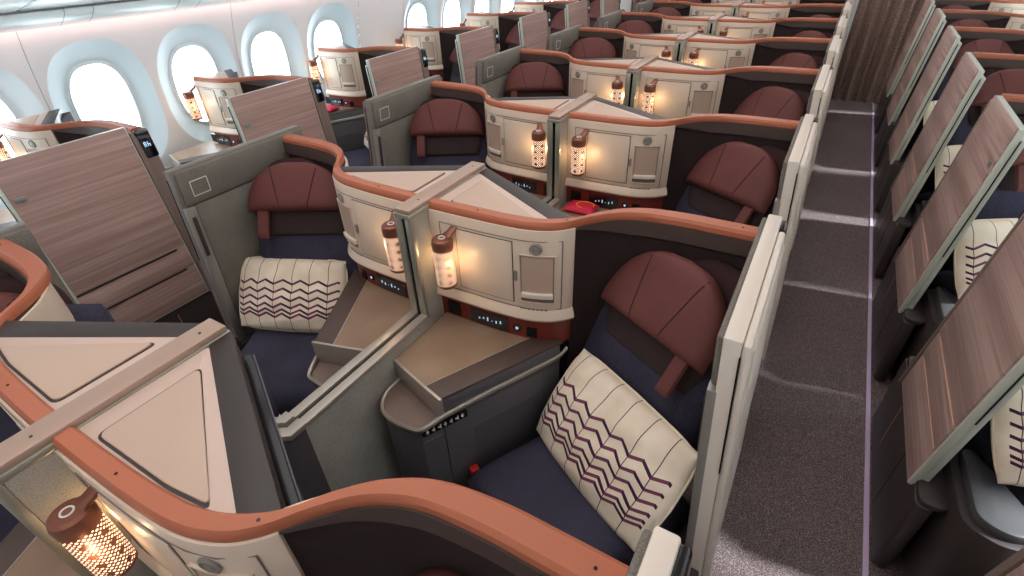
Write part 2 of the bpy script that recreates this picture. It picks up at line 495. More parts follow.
    bo = [(x0, yo(x0)), (x0, .286-.539*(x0-.026)), (.434, .066), (.44, .055), (.465, .085), (.488, yo(.488))]
    part(t, 'rear_border', G().prism(bo, 1.16, 1.226), 'border', .003)
    # monitor on the rear diagonal, facing the seat behind
    d = Vector((.488-x0, yo(.488)-yo(x0), 0)); w = d.length/2-.008; d.normalize(); nn = Vector((-d.y, d.x, 0)); xm = (x0+.488)/2; c = Vector((xm, yo(xm), 0))-nn*.014
    T = Matrix(((d.x, nn.x, 0, c.x), (d.y, nn.y, 0, c.y), (0, 0, 1, 0), (0, 0, 0, 1)))
    part(t, 'rear_panel', G().box(-w, w, -.012, .012, .45, 1.18, T), 'border', .003)
    mo = part(t, 'monitor', G().box(-w+.015, w-.015, .010, .035, .84, 1.165, T), 'black', .006)
    part(mo, 'display_glass', G().box(-w+.035, w-.035, .034, .037, .862, 1.145, T), 'screen')
    part(mo, 'bezel_trim', G().box(-w+.018, w-.018, .034, .038, 1.158, 1.162, T), 'body', .002)
    part(t, 'footwell_box', G().box(-w, w, .0, .20, .05, .36, T), 'body', .02)
    part(t, 'footrest_pad', G().box(-w+.02, w-.02, .0, .19, .36, .41, T), 'navy', .015)
    return t

DL = [(.05, .10), (.05, -.355), (.068, -.400), (.10, -.430), (.15, -.442), (.205, -.440), (.244, -.426), (.50, .08), (.50, .11)]
def make_console():
    t = thing('side_console', 'x', 'console')
    part(t, 'body', G().prism([(.05, .04), (.05, -.355), (.068, -.400), (.10, -.430), (.15, -.442), (.205, -.440), (.244, -.426), (.482, .04)], .04, .700), 'body', .004)
    part(t, 'upper_block', G().prism([(.04, .04), (.04, -.285), (.275, -.352), (.482, .04)], .700, .782), 'body', .002)
    top = part(t, 'table_top', G().prism([(.037, .055), (.037, -.287), (.20, -.333), (.395, .055)], .782, .790), 'console')
    part(t, 'edge_strip', G().prism([(.2015, -.333), (.275, -.354), (.486, .055), (.3965, .055)], .780, .7905), 'leather', .002)
    part(t, 'seam_line', G().prism([(.1995, -.333), (.2025, -.334), (.398, .055), (.395, .055)], .7895, .7915), 'metal')
    # step edge
    part(t, 'step_edge', G().sweep([(.036, -.289), (.20, -.337), (.279, -.358)], [(-.005, .705), (.005, .705), (.005, .7925), (-.005, .7925)]), 'metal', .0015)
    tray = [(.05, -.285), (.05, -.352), (.068, -.397), (.10, -.427), (.15, -.438), (.205, -.436), (.242, -.422), (.279, -.352)]
    part(t, 'tray', G().prism(tray, .698, .705), 'trayin')
    rim = catmull([(.050, -.285, 0), (.050, -.355, 0), (.068, -.400, 0), (.10, -.430, 0), (.15, -.442, 0), (.205, -.440, 0), (.245, -.426, 0), (.282, -.352, .012), (.36, -.195, .018), (.42, -.075, .020), (.475, .03, .024), (.49, .07, .04)], 4)
    part(t, 'metal_trim', G().sweep([(p.x, p.y, p.z) for p in rim], [(-.005, .700), (.004, .700), (.004, .716), (-.002, .719), (-.007, .714)]), 'metal', label='champagne metal trim round the tray')
    # control pad on the seat side
    d = Vector((.482-.244, .04+.426, 0)).normalized(); nn = Vector((d.y, -d.x, 0))
    def sT(s, z):
        p = Vector((.244, -.426, 0))+d*s; return Matrix(((d.x, nn.x, 0, p.x), (d.y, nn.y, 0, p.y), (0, 0, 1, z), (0, 0, 0, 1)))
    pad = part(t, 'seat_control_pad', G().box(-.0, .155, -.002, .005, -.033, -.003, sT(.0, .706)), 'black', .002, label='black seat control pad with white symbols')
    g = G()
    for j in range(7):
        x = .012+j*.020
        g.box(x, x+.009, .004, .0062, -.020, -.014, sT(0, .706)); g.box(x+.003+(j % 3)*.002, x+.007+(j % 3)*.002, .004, .0062, -.025, -.009, sT(0, .706))
    part(pad, 'pad_symbols', g, 'white')
    g = G()
    for j in range(7): g.box(.0+j*.009, .006+j*.009, -.001, .001, -.062, -.059 + (j % 2)*.002, sT(.0, .706))
    part(t, 'small_lettering', g, 'frame')
    part(t, 'door_seam', G().box(.072, .0745, -.002, .0012, -.60, -.04, sT(0, .706)), 'black')
    part(t, 'recess', G().box(.17, .45, -.002, .0012, -.30, -.10, sT(0, .706)) , 'body')
    return t

SA = math.radians(-28.5)
A0 = Vector((math.cos(SA), math.sin(SA), 0)); B0 = Vector((-math.sin(SA), math.cos(SA), 0))
SEATO = Vector((.575, -.475, 0))
ST = Matrix(((A0.x, B0.x, 0, SEATO.x), (A0.y, B0.y, 0, SEATO.y), (0, 0, 1, 0), (0, 0, 0, 1)))
def lie(a, b, z, tilt):
    """frame whose y axis (front) points to the sitter (-b) and leans back by tilt; z axis is 'up' along the back"""
    fl = Matrix(((-1, 0, 0, 0), (0, -1, 0, 0), (0, 0, 1, 0), (0, 0, 0, 1)))
    return ST @ Matrix.Translation((a, b, z)) @ Matrix.Rotation(-tilt, 4, 'X') @ fl
BT = math.radians(20)
def make_seat(hz=0):
    t = thing('airline_seat', 'x', 'seat')
    part(t, 'seat_base', G().prism([(-.26, .06), (.16, .06), (.16, .46), (-.26, .46)], .04, .32, ST), 'base', .01)
    flat = ST @ Matrix.Translation((-.03, .27, .405)) @ Matrix.Rotation(PI/2, 4, 'X')
    part(t, 'cushion', G().pad(.50, .56, .19, flat, 26, 24, 7, None), 'navy')
    part(t, 'leg_rest', G().pad(.47, .26, .07, ST @ Matrix.Translation((-.03, .03, .24)) @ Matrix.Rotation(PI, 4, 'Z'), 18, 12, 7), 'navy')
    L = lie(-.115, .585, .72+hz/2, BT)
    def gb(s, q): return .008*math.exp(-(((s*1.05)**2+(q+.1)**2*.55-.60)/.04)**2)
    part(t, 'backrest', G().pad(.53, .66+hz, .15, L, 34, 34, 6, gb, lambda s, q: (s*.265*(1-.14*max(0, q)**2), q*(.33+hz/2))), 'navy')
    C = -.095
    def trap(s, q): return (s*(.20+.05*(q+1)/2)*.86+.0, q*.065+.012)
    part(t, 'upper_back_pad', G().pad(.40, .13, .03, lie(C, .578, .868+hz, BT) @ Matrix.Translation((0, .012, .0)), 22, 10, 8, None, trap), 'brownw', label='dark umber woven pad under the headrest')
    def dome(w, h):
        def sh(s, q):
            v = (q+1)/2; ww = math.sqrt(max(0, 1-v**2.7)); return (s*w/2*(ww*.97+.03*(v < .99)), v*h)
        return sh
    HT = math.radians(34); hh = .205 if hz else .248
    H = lie(C, .590, .910+hz, HT)
    part(t, 'headrest_backing', G().pad(.44, .26, .09, lie(C+.045, .655, .905+hz, HT), 28, 18, 6, None, dome(.40, hh+.012)), 'headd')
    def hg(s, q): return -.010*(1-s*s)
    hr = part(t, 'headrest', G().pad(.43, .26, .07, H @ Matrix.Translation((0, .045, 0)), 40, 24, 9, hg, dome(.425, hh)), 'head', label='burgundy leather headrest with two seams')
    # two stitched seams running from the lower edge to the crown
    for sx in (-1, 1):
        pts = []
        for j in range(13):
            v = .03+.87*j/12; x = sx*(.055+.050*v)
            ww = math.sqrt(max(0, 1-v**2.7))*.2225; s_ = x/max(ww, .02); q = 2*v-1
            d = max(0, (1-abs(s_)**9)*(1-abs(q)**9))**.5 if abs(s_) < 1 else 0
            pts.append(H @ Matrix.Translation((0, .045, 0)) @ Vector((x, (.035+.010*(1-s_*s_))*d-.0005, v*hh)))
        part(hr, 'seam', G().tube(pts, .0022, 6), 'headd')
    part(hr, 'headrest_strap', G().pad(.05, .13, .022, H @ Matrix.Translation((-.145, .052, -.05)), 8, 10, 6), 'head')
    part(t, 'belt_tag', G().box(-.315, -.29, .02, .05, .395, .42, ST), 'redtag', .001, label='small red belt tag')
    part(t, 'armrest_housing', G().prism(roundpoly([(.80, -.58), (.95, -.62), (1.035, -.58), (1.045, -.28), (.99, -.27)], .04), .06, .455), 'base', .008)
    part(t, 'armrest_pad', G().prism(roundpoly([(.83, -.56), (.94, -.60), (1.01, -.57), (1.02, -.30), (.985, -.29)], .04), .45, .490), 'arm', .010, label='grey leather armrest pad')
    return t

def make_lamp(x=.105, y=-.055):
    t = thing('reading_lamp', 'x', 'lamp')
    T = Matrix.Translation((x, y, 0))
    a0, a1 = Vector((x+.004, y+.012, 1.142)), Vector((x+.022, .002, 1.176)); d = (a1-a0); L = d.length; d.normalize()
    sx = Vector((1, 0, 0)); sx = (sx-d*sx.dot(d)).normalized(); up = sx.cross(d)
    T = Matrix(((sx.x, d.x, up.x, a0.x), (sx.y, d.y, up.y, a0.y), (sx.z, d.z, up.z, a0.z), (0, 0, 0, 1)))
    part(t, 'lamp_arm', G().prism([(-.024, -.015), (.024, -.015), (.013, .022), (.012, L), (-.012, L), (-.013, .022)], -.005, .005, T), 'lampmetal', .003)
    part(t, 'wall_socket', G().box(a1.x-.018, a1.x+.018, -.004, .002, 1.166, 1.186), 'lampmetal', .003)
    cap = part(t, 'lamp_cap', G().lathe([(0, -.0), (.034, 0), (.035, .022), (.032, .034), (.026, .039), (0, .0395)], (x, y, 1.110), 28), 'lampmetal')
    part(cap, 'round_mark', G().tube([(x+.010*math.cos(a), y+.010*math.sin(a), 1.1497) for a in [i*PI/8 for i in range(16)]], .0018, 6, True), 'white')
    part(t, 'lamp_shade', G().lathe([(.0325, 0), (.0335, .06), (.0335, .135)], (x, y, .978), 40, None, True), 'shade', label='copper sleeve pierced with glowing holes')
    part(t, 'lamp_foot', G().lathe([(0, 0), (.029, 0), (.0335, .006), (.0335, .012), (0, .012)], (x, y, .968), 28), 'lampmetal')
    return t

def make_wing():
    """fixed side screen at the aisle end of a centre suite"""
    t = thing('aisle_side_screen', 'x', 'screen')
    y0, y1 = -.262, .345
    def slab(a0, a1, ya, yb, z0, z1):
        g = G(); vs = []
        for z in (z0, z1):
            s = lean(z)-1.03
            vs += [(a0+s, ya, z), (a1+s, ya, z), (a1+s, yb, z), (a0+s, yb, z)]
        return g.add(vs, [(3, 2, 1, 0), (4, 5, 6, 7), (0, 1, 5, 4), (1, 2, 6, 5), (2, 3, 7, 6), (3, 0, 4, 7)])
    part(t, 'screen_frame', slab(.980, 1.017, y0, y1, .08, 1.250), 'ivory' if SIGN > 0 else 'greyframe', .005)
    up = part(t, 'upper_textile_pad', slab(.966, .982, y0+.012, y1-.005, 1.105, 1.240), 'textile', .006, label='grey-green fabric upper band')
    part(up, 'outlined_tab', slab(.9645, .9665, y0+.05, y0+.12, 1.135, 1.195), 'textile', 0)
    g = G()
    for a, b_, c, d in ((.05, .12, 1.193, 1.196), (.05, .12, 1.134, 1.137), (.05, .0525, 1.134, 1.196), (.1175, .12, 1.134, 1.196)):
        q = slab(.9635, .9655, y0+a, y0+b_, c, d); g.add(q.v, q.f)
    part(up, 'tab_outline', g, 'white')
    part(t, 'lower_textile_panel', slab(.972, .982, y0+.045, y1-.02, .30, 1.098), 'textile', .002)
    ch = part(t, 'channel', slab(.962, .984, y0, y0+.04, .10, 1.098), 'frame', .003)
    part(ch, 'handle_slot', slab(.958, .963, y0+.010, y0+.026, .88, 1.06), 'base', .002)
    part(t, 'pull_tab', slab(.962, .968, y1-.14, y1-.05, 1.165, 1.19), 'taupe', .001)
    dr = part(t, 'sliding_door', slab(1.016, 1.036, y0-.0, y1-.075, .36, 1.243), 'ivory' if SIGN > 0 else 'taupe', .010, label='sliding door panel on the aisle face')
    part(dr, 'door_inset', slab(1.035, 1.040, y0+.03, y1-.10, .72, 1.215), 'ivory', .003)
    part(dr, 'edge_groove', slab(1.0145, 1.0175, y0-.002, y0+.02, .85, 1.21), 'black')
    part(t, 'seat_number_display', slab(1.012, 1.034, y1-.07, y1-.002, 1.02, 1.240), 'black', .006)
    return t

def make_door():
    """sliding door of a window suite; ash veneer towards the aisle"""
    t = thing('suite_door', 'x', 'door')
    y0, y1 = -.33, .19
    def slab(a0, a1, ya, yb, z0, z1):
        vs = []
        for z in (z0, z1):
            s = lean(z)-1.03
            vs += [(a0+s, ya, z), (a1+s, ya, z), (a1+s, yb, z), (a0+s, yb, z)]
        return G().add(vs, [(3, 2, 1, 0), (4, 5, 6, 7), (0, 1, 5, 4), (1, 2, 6, 5), (2, 3, 7, 6), (3, 0, 4, 7)])
    part(t, 'door_frame', slab(1.002, 1.026, y0-.006, y1+.004, .37, 1.262), 'mint', .004)
    part(t, 'inner_panel', slab(.980, 1.0, y0+.0, y1, .39, 1.225), 'mint', .003)
    part(t, 'edge_seam', slab(1.0, 1.004, y0-.009, y0-.004, .70, 1.22), 'black')
    up = part(t, 'upper_veneer_panel', slab(1.024, 1.034, y0+.004, y1-.004, .66, 1.264), 'wood', .006, label='ash veneer door panel')
    part(t, 'middle_veneer_panel', slab(1.022, 1.031, y0+.004, y1-.004, .545, .652), 'wood', .003)
    part(t, 'lower_veneer_panel', slab(1.020, 1.028, y0+.004, y1-.004, .375, .538), 'wood', .003)
    part(t, 'groove_trim', slab(1.028, 1.036, y0+.006, y1-.05, .652, .661), 'trimtan' if SIGN < 0 else 'border', .001)
    part(t, 'groove_trim', slab(1.025, 1.033, y0+.006, y1-.05, .538, .547), 'trimtan' if SIGN < 0 else 'border', .001)
    part(t, 'latch_button', slab(1.033, 1.037, y0+.015, y0+.06, 1.10, 1.125), 'frame', .003)
    return t
def make_post(slim=False):
    """end post of the window suite with its seat display"""
    t = thing('door_post', 'x', 'post')
    def slab(a0, a1, ya, yb, z0, z1):
        vs = []
        for z in (z0, z1):
            s = lean(z)-1.03
            vs += [(a0+s, ya, z), (a1+s, ya, z), (a1+s, yb, z), (a0+s, yb, z)]
        return G().add(vs, [(3, 2, 1, 0), (4, 5, 6, 7), (0, 1, 5, 4), (1, 2, 6, 5), (2, 3, 7, 6), (3, 0, 4, 7)])
    y0, y1 = (.20, .235) if slim else (.20, .275)
    part(t, 'post_body', slab(.985, 1.025, y0, y1, .39, 1.215), 'taupe', .010)
    part(t, 'post_edge', slab(1.012, 1.034, y0-.006, y0+.012, .36, 1.235), 'taupe', .004)
    dp = part(t, 'seat_number_display', slab(1.008, 1.031, y0+.016, y1+.004, 1.105, 1.238), 'screen', .012, label='black display strip')
    g = G()
    for a, b_, c, d in () if slim else ((.030, .033, 1.16, 1.182), (.030, .040, 1.178, 1.182), (.030, .040, 1.169, 1.172), (.037, .040, 1.16, 1.182), (.046, .049, 1.16, 1.182), (.046, .058, 1.168, 1.172), (.055, .058, 1.16, 1.170)):
        q = slab(1.031, 1.0325, y0+a, y0+b_, c, d); g.add(q.v, q.f)
    if not slim: part(dp, 'lit_mark', g, 'glow')
    return t

def make_plinth():
    t = thing('suite_plinth', 'x', 'plinth')
    vs = []
    P = roundpoly([(1.03, -.52), (1.085, -.52), (1.085, .27), (1.03, .27)], .03)
    part(t, 'plinth_panel', G().prism(P, .01, .385), 'base', .008)
    part(t, 'panel_seam', G().box(1.0845, 1.0865, -.255, -.252, .03, .37), 'black')
    part(t, 'upper_ledge', G().prism(roundpoly([(1.0, -.515), (1.080, -.515), (1.080, .265), (1.0, .265)], .03), .38, .405), 'base', .008)
    part(t, 'copper_line', G().box(1.0845, 1.0865, .0, .004, .10, .33), 'trimtan')
    return t

def make_divider():
    t = thing('centre_divider', 'x', 'divider')
    part(t, 'beam', G().box(-.034, .026, -.10, .335, 1.225, 1.243), 'beam', .004, label='taupe metal beam over the divider')
    part(t, 'beam_edge', G().box(-.038, .030, -.104, .338, 1.212, 1.228), 'beamedge', .004)
    part(t, 'upper_wall', G().box(-.034, .026, -.085, .335, .40, 1.212), 'textile_lit')
    ps = part(t, 'post', G().box(-.036, -.008, -.104, -.086, .83, 1.215), 'beamedge', .003)
    part(t, 'post', G().box(.006, .030, -.104, -.086, .83, 1.215), 'beamedge', .003)
    part(t, 'screen_slot', G().box(-.009, .009, -.098, -.086, .83, 1.21), 'black')
    lw = part(t, 'low_wall', G().box(-.034, .034, -.645, -.085, .04, .83), 'textile_lit', label='grey-green fabric low wall')
    part(t, 'front_end_panel', G().box(-.033, .033, -.735, -.643, .04, .822), 'body')
    part(t, 'rail_strip', G().box(-.038, -.007, -.70, -.100, .828, .845), 'metal', .003)
    part(t, 'rail_strip', G().box(.007, .038, -.70, -.100, .828, .845), 'metal', .003)
    part(t, 'rail_slot', G().box(-.008, .008, -.72, -.10, .826, .832), 'black')
    part(t, 'rail_end', G().box(-.042, -.008, -.71, -.64, .832, .852), 'metal', .002)
    part(t, 'rail_end', G().box(.008, .042, -.71, -.64, .832, .852), 'metal', .002)
    for y in (-.02, .29): part(t, 'screw_cap', G().lathe([(0, 0), (.003, 0), (.003, .001), (0, .001)], (0, y, 1.243), 8), 'black')
    return t

def make_pillow(p0, p1, q0, q1, thick=.13):
    """p0,p1: bottom corners, q0,q1: top corners (left to right seen from the front)"""
    p0, p1, q0, q1 = map(Vector, (p0, p1, q0, q1))
    c = (p0+p1+q0+q1)/4; x = ((p1-p0)+(q1-q0))/2; z = ((q0-p0)+(q1-p1))/2
    w, h = x.length, z.length; x.normalize(); z = (z-x*z.dot(x)).normalized(); y = z.cross(x)
    if y.y > 0: y = -y
    T = Matrix(((x.x, y.x, z.x, 0), (x.y, y.y, z.y, 0), (x.z, y.z, z.z, 0), (0, 0, 0, 1)))
    t = thing('pillow', 'x', 'pillow', c)
    def sh(s, q):
        k = 1-.05*(1-q*q)*abs(s)**3*0; pin = .035
        return (s*w/2*math.sqrt(1-.10*q*q), q*h/2*math.sqrt(1-.13*s*s)*(1-.03*(1-s*s)*(q > 0)))
    def cr(s, q): return .006*math.sin(7*s+3*q)*(1-abs(s))+.004*math.sin(11*q-5*s)
    part(t, 'cover', G().pad(w, h, thick, T, 40, 28, 2.6, cr, sh, 1, True), 'pillow', sign=1, smooth=80)
    e = [];
    for k in range(72):
        a = 2*PI*k/72; s = math.copysign(abs(math.cos(a))**.22, math.cos(a)); q = math.copysign(abs(math.sin(a))**.22, math.sin(a))
        s = max(-1, min(1, s)); q = max(-1, min(1, q)); X, Z = sh(s, q); e.append(T @ Vector((X, 0, Z)))
    part(t, 'piping', G().tube(e, .004, 6, True), 'piping', sign=1)
    return t

# ------------------------------------------------------------------ placing
P = 1.05
NAT = ['nearest', 'second', 'third', 'fourth', 'fifth', 'sixth', 'seventh', 'farthest']
columns = {
    'centre-right': dict(sign=1, ox=0, y0=.07, rows=range(0, 8), win=False),
    'centre-left': dict(sign=-1, ox=0, y0=.07, rows=range(0, 8), win=False),
    'left-window': dict(sign=1, ox=-2.71, y0=.88, rows=range(0, 7), win=True),
    'right-window': dict(sign=-1, ox=2.71, y0=.88, rows=range(0, 7), win=True),
}
LABEL = {
    'suite_cabinet': ('cream suite cabinet with copper rail', 'suite cabinets of the {c} seats'),
    'side_console': ('stepped side console with brown table top', 'side consoles of the {c} seats'),
    'airline_seat': ('navy airline seat with burgundy headrest', 'seats of the {c} column'),
    'reading_lamp': ('glowing pierced copper lamp', 'copper lamps of the {c} seats'),
    'aisle_side_screen': ('aisle side screen, fabric inside, ivory outside,', 'side screens of the {c} seats'),
    'suite_door': ('ash veneer sliding door', 'sliding doors of the {c} seats'),
    'door_post': ('taupe door post with black display', 'door posts of the {c} seats'),
    'suite_plinth': ('dark umber plinth along the aisle', 'plinths of the {c} seats'),
    'centre_divider': ('grey fabric divider with taupe beam', 'dividers between the centre seats'),
    'pillow': ('cream pillow with purple chevrons', 'chevron pillows on the seats'),
}
def name_it(o, cname, r, n):
    base, grp = LABEL[o.name.split('.')[0]]
    pos = 'last' if r == n-1 else NAT[r]
    where = 'between the centre seats' if cname == 'centre' else 'in the %s column' % cname
    if o.name.startswith('centre_divider'): o['label'] = f'{base}, {pos} from the camera between the centre seats'
    else: o['label'] = f'{base} in the {pos} row of the {cname} column'
    o['group'] = grp.format(c=cname)

for cname, cd in columns.items():
    SIGN = cd['sign']; win = cd['win']
    protos = [make_cabinet(.135 if win else .026), make_console(), make_seat(.065 if cd['sign'] < 0 else 0), make_lamp(.115 if win else .105, -.055)]
    if win: protos += [make_door(), make_post(cd['sign'] < 0)]
    else: protos += [make_wing()]
    protos += [make_plinth()]
    n = len(cd['rows'])
    for pr in protos:
        kind = pr.name.split('.')[0]
        for r in cd['rows']:
            o = pr if r == 0 else copy_tree(pr)
            dy = 0
            if kind in ('suite_door', 'door_post') and cname == 'right-window': dy = -.09
            dx = -.035*cd['sign'] if (kind == 'airline_seat' and win) else 0
            o.location = (cd['ox']+dx, cd['y0']+r*P+dy, 0)
            name_it(o, cname, r, n)
            if kind == 'aisle_side_screen' and cname == 'centre-left': o['label'] = o['label'].replace('aisle side screen, fabric inside, ivory outside,', 'grey-green fabric aisle side screen')
            if kind == 'airline_seat' and cname == 'centre-right' and r == 0: NEAR = o   # its headrest is pushed down
for ch in NEAR.children:
    if ch.name.startswith(('headrest', 'upper_back')): ch.location.z -= .06
    elif ch.name.startswith('backrest'): ch.scale.z = .95
SIGN = 1
dv = make_divider()
for r in range(8):
    o = dv if r == 0 else copy_tree(dv)
    o.location = (0, .07+r*P, 0); name_it(o, 'centre', r, 8)

def pillow(lab, ox, yr, sg, pts):
    q = [(ox+sg*x, yr+y, z) for x, y, z in pts]
    if sg < 0: q = [q[1], q[0], q[3], q[2]]
    o = make_pillow(*q); o['label'] = lab; o['group'] = 'chevron pillows on the seats'; return o
PR = [(.425, -.09, .485), (.905, -.355, .485), (.572, .065, .79), (1.025, -.185, .79)]
PL = [(.48, -.055, .515), (.955, -.255, .515), (.60, .10, .785), (1.06, -.10, .785)]
pillow('cream pillow with purple chevrons tilted on the nearest centre-right seat', 0, 1.12, 1, PR)
pillow('cream pillow with purple chevrons upright on the nearest centre-left seat', 0, 1.12, -1, PL)
for r, w in ((1, 'nearest'), (2, 'second'), (3, 'third'), (4, 'fourth')):
    PW = [(x+.02, y-.10, z+.03) for x, y, z in PR]
    pillow(f'cream chevron pillow on the {w} visible seat of the right-window column', 2.71, .88+r*P, -1, PW)
for r, w in ((1, 'second'), (2, 'third')):
    pillow(f'cream chevron pillow on the {w} seat of the left-window column', -2.71, .88+r*P, 1, PL)

# small things left on the consoles
t = thing('amenity_pouch', 'magenta pouch with orange cord on the console of the second centre-right lamp', 'pouch', (.14, 2.10, .79))
part(t, 'pouch_bag', G().pad(.15, .11, .035, Matrix.Translation((0, 0, .016)) @ Matrix.Rotation(-PI/2, 4, 'X'), 14, 10, 4), 'pink')
part(t, 'cord', G().tube([(.045*math.cos(a)+.02, .035*math.sin(a), .034) for a in [i*PI/8 for i in range(13)]], .0035, 6), 'orange')
t = thing('amenity_pouch', 'magenta pouch on the white console of the left-window column', 'pouch', (-2.45, 2.86, .79))
part(t, 'pouch_bag', G().pad(.15, .11, .035, Matrix.Translation((0, 0, .016)) @ Matrix.Rotation(-PI/2, 4, 'X'), 14, 10, 4), 'pink')

# ------------------------------------------------------------------ the cabin
Y0, Y1 = -1.2, 8.6
struct('floor', G().box(-2.75, 2.75, Y0, Y1, -.03, 0), 'carpet')
for nm, s in (('trim_right_aisle', 1), ('trim_left_aisle', -1)):
    struct(nm, G().box(1.602 if s > 0 else -1.620, 1.620 if s > 0 else -1.602, Y0, Y1, 0, .006), 'strip')

def wx(z):
    """inner face of the sidewall (distance from the centre line)"""
    if z < 1.05: return 2.74-.015*((1.05-z)/1.05)**2
    return 2.74-.32*(z-1.05)**2*1.2-.02*(z-1.05)
def oval(a, w, h, e=2.6):
    c, s = math.cos(a), math.sin(a)
    return (w*math.copysign(abs(c)**(2/e), c), h*math.copysign(abs(s)**(2/e), s))
ZW = 1.13
def window_rings(s, y, spec, close=False):
    n = 64; hp = .305; z0, z1 = .74, 1.62; vs = []; H = (z1-z0)/2; zc = (z1+z0)/2
    cor = math.atan2(H, hp); corners = [cor, PI-cor, PI+cor, 2*PI-cor]
    snap = {min(range(n), key=lambda i: abs(2*PI*(i+.5)/n-c)): c for c in corners}
    for sp in spec:
        for i in range(n):
            a = 2*PI*(i+.5)/n
            if sp is None:
                a = snap.get(i, a); c, q = math.cos(a), math.sin(a); k = 1/max(abs(c)/hp, abs(q)/H); yy, zz, d = k*c, zc+k*q, 0
            else:
                ow, oh = oval(a, sp[0], sp[1]); yy, zz, d = ow, ZW+oh, sp[2]
            vs.append((s*(wx(zz)+d), y+yy, zz))
    return G().add(vs, [(r*n+i, r*n+(i+1) % n, (r+1)*n+(i+1) % n, (r+1)*n+i) for r in range(len(spec)-1) for i in range(n)])
def window_panel(s, y): return window_rings(s, y, [None, (.290, .395, 0), (.282, .385, .003)])
for side, s in (('left', -1), ('right', 1)):
    g = G(); zs = [0, .25, .5, .74]
    # lower wall and filler panels
    def strip(ya, yb, z0, z1, nn):
        vs = []; 
        for i in range(nn+1):
            z = z0+(z1-z0)*i/nn; vs += [(s*wx(z), ya, z), (s*wx(z), yb, z)]
        g.add(vs, [(2*i, 2*i+1, 2*i+3, 2*i+2) for i in range(nn)])
    strip(Y0, Y1, 0, .74, 4)
    wy = [.86-.61*2, .86-.61, .86, 1.47, 2.08, 2.69, 3.30, 4.51, 5.12, 5.73, 6.34, 6.95, 7.56]
    miss = [3.91]
    strip(Y0, wy[0]-.305, .74, 1.62, 12)
    for m_ in miss: strip(m_-.305, m_+.3, .74, 1.62, 12)
    strip(7.865, Y1, .74, 1.62, 12)
    for y in wy:
        q = window_panel(s, y); g.add(q.v, q.f)
    w = struct('wall_'+side, g, 'wall', smooth=50)
    for k, y in enumerate(wy):
        f = window_rings(s, y, [(.282, .385, .003), (.268, .372, .012), (.235, .335, .035), (.198, .292, .058), (.178, .268, .068)]); n = 48; ring = []
        for (a_, b_, d) in ((.180, .270, .066), (.160, .250, .062), (.158, .248, .085), (.180, .270, .09)):
            ring.append([(s*(wx(ZW+oval(2*PI*i/n, a_, b_)[1])+d), y+oval(2*PI*i/n, a_, b_)[0], ZW+oval(2*PI*i/n, a_, b_)[1]) for i in range(n)])
        f.add([p for r in ring for p in r], [(r*n+i, r*n+(i+1) % n, ((r+1) % 4)*n+(i+1) % n, ((r+1) % 4)*n+i) for r in range(4) for i in range(n)])
        wo = struct('window_%d' % (k+1 if s < 0 else k+14), f, 'rim', smooth=50)
        p = G(); pr = [(s*(wx(ZW+oval(2*PI*i/n, .165, .255)[1])+.080), y+oval(2*PI*i/n, .165, .255)[0], ZW+oval(2*PI*i/n, .165, .255)[1]) for i in range(n)]
        p.add(pr, [tuple(range(n))])
        gp = bpy.data.objects.new('glass_pane', p.mesh('glass_pane', 'glass')); COL.objects.link(gp); gp.parent = wo
    # seams between wall panels
    g = G()
    for y in [wy[i]+.305 for i in (0, 2, 4)]+[3.605, 4.215, 5.425, 6.645]:
        for i in range(10):
            z = .75+i*.086; g.add([(s*(wx(z)-.0015), y-.0015, z), (s*(wx(z)-.0015), y+.0015, z), (s*(wx(z+.086)-.0015), y+.0015, z+.086), (s*(wx(z+.086)-.0015), y-.0015, z+.086)], [(0, 1, 2, 3)])
    o = bpy.data.objects.new('panel_seam', g.mesh('panel_seam', 'frame')); COL.objects.link(o); o.parent = w
    # bins: curved underside, dark gap, bin front
    g = G(); prof = [(2.64, 1.60), (2.60, 1.608), (2.54, 1.632), (2.485, 1.668), (2.465, 1.70), (2.465, 1.74), (2.64, 1.74)]
    g.add([(s*x, yy, z) for yy in (Y0, Y1) for x, z in prof], [tuple(range(7)), tuple(range(13, 6, -1))]+[(i, 7+i, 7+(i+1) % 7, (i+1) % 7) for i in range(7)])
    b = single('service_panel', g, 'bin', f'pale service panel under the bins along the {side} windows', 'panel')
    for y in [-.5+i*.62 for i in range(14)]:
        for (ya, yb) in ((y, y+.005), (y+.14, y+.144)):
            g = G()
            for (xa, za), (xb, zb) in zip(prof[1:4], prof[2:5]):
                g.add([(s*xa, ya, za-.0015), (s*xa, yb, za-.0015), (s*xb, yb, zb-.0015), (s*xb, ya, zb-.0015)], [(0, 1, 2, 3)])
            o = bpy.data.objects.new('panel_joint', g.mesh('panel_joint', 'frame')); COL.objects.link(o); o.parent = b
    single('bin_gap', G().box(*( (-2.468, -2.440) if s < 0 else (2.440, 2.468)), Y0, Y1, 1.690, 1.708), 'black', f'black gap strip under the {side} overhead bins', 'trim strip')
    g = G(); prof2 = [(2.44, 1.70), (2.28, 1.73), (2.0, 1.81), (1.70, 1.96), (1.62, 2.25), (2.60, 2.25), (2.64, 1.745)]
    for i in range(8):
        ya, yb = Y0+i*1.18+.004, Y0+(i+1)*1.18-.004; g = G()
        g.add([(s*x, yy, z) for yy in (ya, yb) for x, z in prof2], [tuple(range(7)), tuple(range(13, 6, -1))]+[(k, 7+k, 7+(k+1) % 7, (k+1) % 7) for k in range(7)])
        single('overhead_bin', g, 'bin', f'pale closed overhead bin above the {side} windows', 'overhead bin', group=f'overhead bins on the {side}', bevel=.01)
